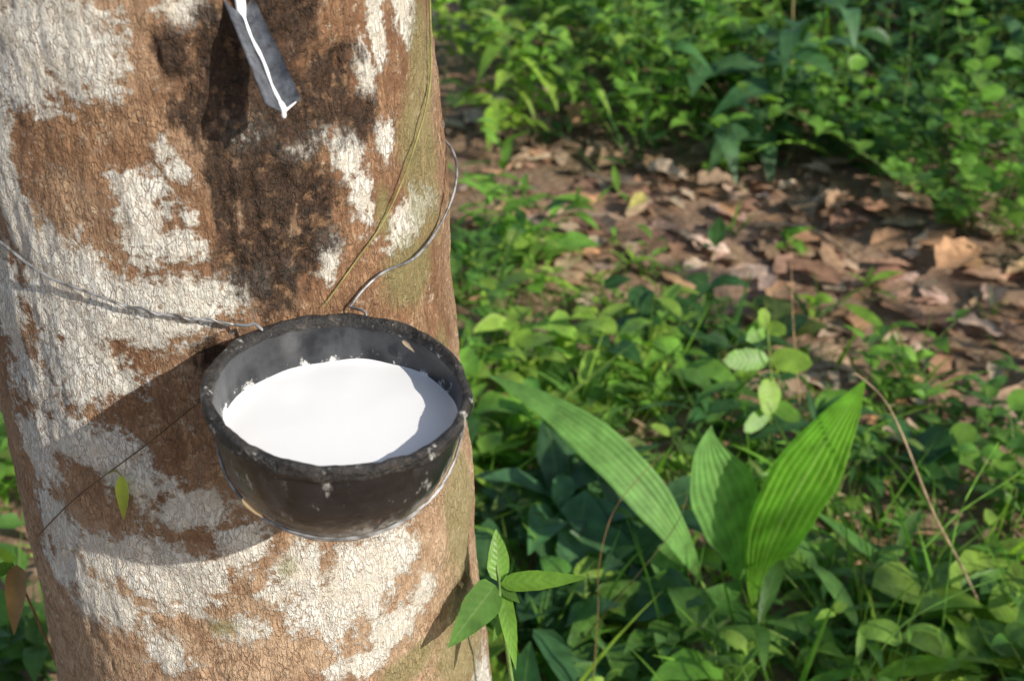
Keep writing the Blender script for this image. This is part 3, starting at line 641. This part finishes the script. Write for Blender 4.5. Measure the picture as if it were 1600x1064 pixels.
twig('long bent dry twig arching from the pleated leaf tip towards bottom right',[(1536,955),(1500,880),(1458,800),(1410,680),(1378,620),(1335,582)],[1.83,1.78,1.72,1.68,1.66,1.65],.0018)
twig('short brown stick lying right of the pleated leaf',[(1290,830),(1350,822),(1400,826)],None,.004)
twig('reddish brown stick lying at the lower right',[(1425,845),(1480,860),(1520,905)],None,.004,(.35,.2,.12))
twig('pale dry stalk leaning at the right edge',[(1572,915),(1578,870),(1584,838)],None,.004,(.5,.35,.22))
twig('grey stick on the leaf litter path',[(1180,365),(1260,372),(1340,410)],None,.005)
twig('curved dry twig on the litter left of the path',[(915,290),(970,310),(1030,300)],None,.005,(.40,.30,.2))
twig('thin dry stick in the shade below the bright weeds',[(760,690),(830,665),(900,660)],None,.004)
twig('brown stick crossing under the long arching leaf',[(880,650),(960,665),(1030,690)],None,.004)
twig('tall thin reddish stalk standing right of the sapling',[(925,1080),(934,960),(936,880),(958,800),(1000,745),(1040,705)],[1.72,1.68,1.64,1.60,1.58,1.56],.0007,(.26,.16,.07),'thin_stalk','stalk',M_stem)
twig('thin green stalk leaning towards the right edge',[(1440,860),(1500,800),(1560,760),(1620,720)],[1.8,1.78,1.76,1.74],.0012,(.2,.4,.06),'thin_stalk','stalk',M_stem)
twig('straight thin brown stem rising at the top right of centre',[(1238,210),(1237,110),(1240,-30)],[3.35,3.3,3.28],.003,(.26,.2,.08),'thin_stalk','stalk',M_stem)
twig('fine upright stem behind the slender weed',[(1250,640),(1240,520),(1236,410)],[2.2,2.18,2.15],.0013,(.34,.22,.12),'thin_stalk','stalk',M_stem)
twig('bright green stalk rising between the twig and the right edge',[(1470,1010),(1482,900),(1500,800),(1560,690)],[1.78,1.72,1.68,1.66],.0012,(.2,.42,.06),'thin_stalk','stalk',M_stem)
twig('fine green stalk slanting at the bottom right of the pleated plant',[(1340,1080),(1400,985),(1490,930),(1570,900)],[1.72,1.66,1.64,1.62],.0011,(.18,.36,.06),'thin_stalk','stalk',M_stem)
twig('thin dark stalk crossing in front of the arching leaf base',[(900,1010),(960,940),(1050,830),(1075,770)],[1.70,1.62,1.56,1.54],.0007,(.14,.12,.05),'thin_stalk','stalk',M_stem)
DL=[(1462,435,.16,DB[5],'large curled orange brown leaf on the path at right'),(1155,360,.09,(.58,.32,.16),'flat orange leaf in the middle of the path'),(1010,290,.10,DB[4],'pale tan leaf at the start of the path'),(890,215,.15,(.56,.33,.18),'big sunlit brown leaf beside the drooping bush'),
 (1330,955,.12,DB[1],'curled dark brown leaf right of the pleated plant'),(1370,985,.08,DB[2],'pale brown leaf low at the right of the pleated plant'),(975,890,.05,(.65,.4,.25),'small tan leaf scrap by the reddish stalk'),(1290,340,.09,DB[0],'brown leaf at the far edge of the path'),
 (940,635,.06,DB[2],'small pale leaf lying behind the arching leaf'),(1560,490,.12,DB[0],'broad faded leaf at the right end of the path'),(1010,335,.07,(.42,.38,.12),'dull yellow leaf lying on the near side of the path'),(1090,310,.10,DB[6],'grey brown leaf near the middle of the litter'),(960,8,.10,DB[5],'orange brown leaf caught in the bushes at the top edge'),(20,850,.08,DB[3],'dark dead leaf left of the trunk')]
for (px,py,L,c,lab) in DL:
    g=gp(px,py); a=U(0,6.3); m=MB(); leaves(m,[(g+Vector((0,0,.03)),(math.cos(a),math.sin(a),.2),(U(-.3,.3),-.3,1),L,L*.5,.25,.6,c)],'ovate',12,.5); tagit(m.build('fallen_leaf',M_dead,origin=g),lab,'dead leaf')
# ---------------------------------------------------------------- trees added out of view to cast dappled shade on the background
def shade_tree(x,y,cx,cy,cz,r,n,lab):
    e=empty('offscreen_shade_tree',(x,y,0)); tagit(e,lab,'tree'); s=MB(); s.tube([(x,y,-.05),(x+(cx-x)*.3,y+(cy-y)*.3,cz*.5),(cx,cy,cz-.2)],.07,.03,(.25,.18,.12),10,4); Lf=[]
    lb=MB()
    for k in range(9):
        a=U(0,6.3); q=Vector((cx+math.cos(a)*r*U(.4,.9),cy+math.sin(a)*r*U(.4,.9),cz+U(-.5,.6)*r*.6)); lb.tube([(cx,cy,cz-.3),Vector((cx,cy,cz)).lerp(q,.5),q],.018,.004,(.22,.16,.1),6,2)
        for j in range(n//9):
            c=q+Vector((rng.normal()*r*.24,rng.normal()*r*.24,rng.normal()*r*.17)); a2=U(0,6.3)
            Lf.append((c,(math.cos(a2),math.sin(a2),U(-.6,.2)),(U(-.4,.4),U(-.4,.4),1),U(.09,.16),U(.04,.07),.25,.2,vary(MID)))
    s.build('trunk',M_twig,e); lb.build('limbs',M_twig,e); m=MB(); leaves(m,Lf,'ovate',4); m.build('crown',M_leaf,e)
shade_tree(4.9,1.2,4.5,1.0,2.45,1.2,620,'small leafy tree added out of view at right to cast dappled shade')
shade_tree(4.0,-.8,3.6,-.55,2.1,.9,260,'sparse young tree added out of view nearer at right to dapple the ground')
shade_tree(6.2,3.0,5.9,2.7,2.5,1.4,1600,'leafy tree added out of view farther back at right to shade the background')
# ---------------------------------------------------------------- light
az,el=R(52),R(31)
S=Vector((math.sin(az)*math.cos(el),-math.cos(az)*math.cos(el),math.sin(el)))
sun=bpy.data.lights.new('sun','SUN'); sun.energy=5.0; sun.angle=R(.5); sun.color=(1,.94,.84); so=bpy.data.objects.new('sun',sun); COL.objects.link(so); so.rotation_euler=S.to_track_quat('Z','Y').to_euler()
w=bpy.data.worlds.new('World'); scene.world=w; w.use_nodes=True; nt=w.node_tree; nt.nodes.clear()
sky=nd(nt,'ShaderNodeTexSky',sky_type='NISHITA',sun_disc=False); sky.sun_elevation=el; sky.sun_rotation=math.atan2(S.x,S.y)
nd(nt,'ShaderNodeOutputWorld',{'Surface':nd(nt,'ShaderNodeBackground',{'Color':sky.outputs[0],'Strength':.15}).outputs[0]})
cam=bpy.data.cameras.new('camera'); co=bpy.data.objects.new('camera',cam); COL.objects.link(co); co.location=(0,0,H); co.rotation_euler=(math.pi/2-P,0,0)
cam.sensor_width=36; cam.lens=50; cam.clip_start=.05; cam.clip_end=300; cam.dof.use_dof=True; cam.dof.focus_distance=.88; cam.dof.aperture_fstop=11
scene.camera=co; scene.view_settings.view_transform='Standard'; scene.view_settings.look='None'; scene.view_settings.exposure=0
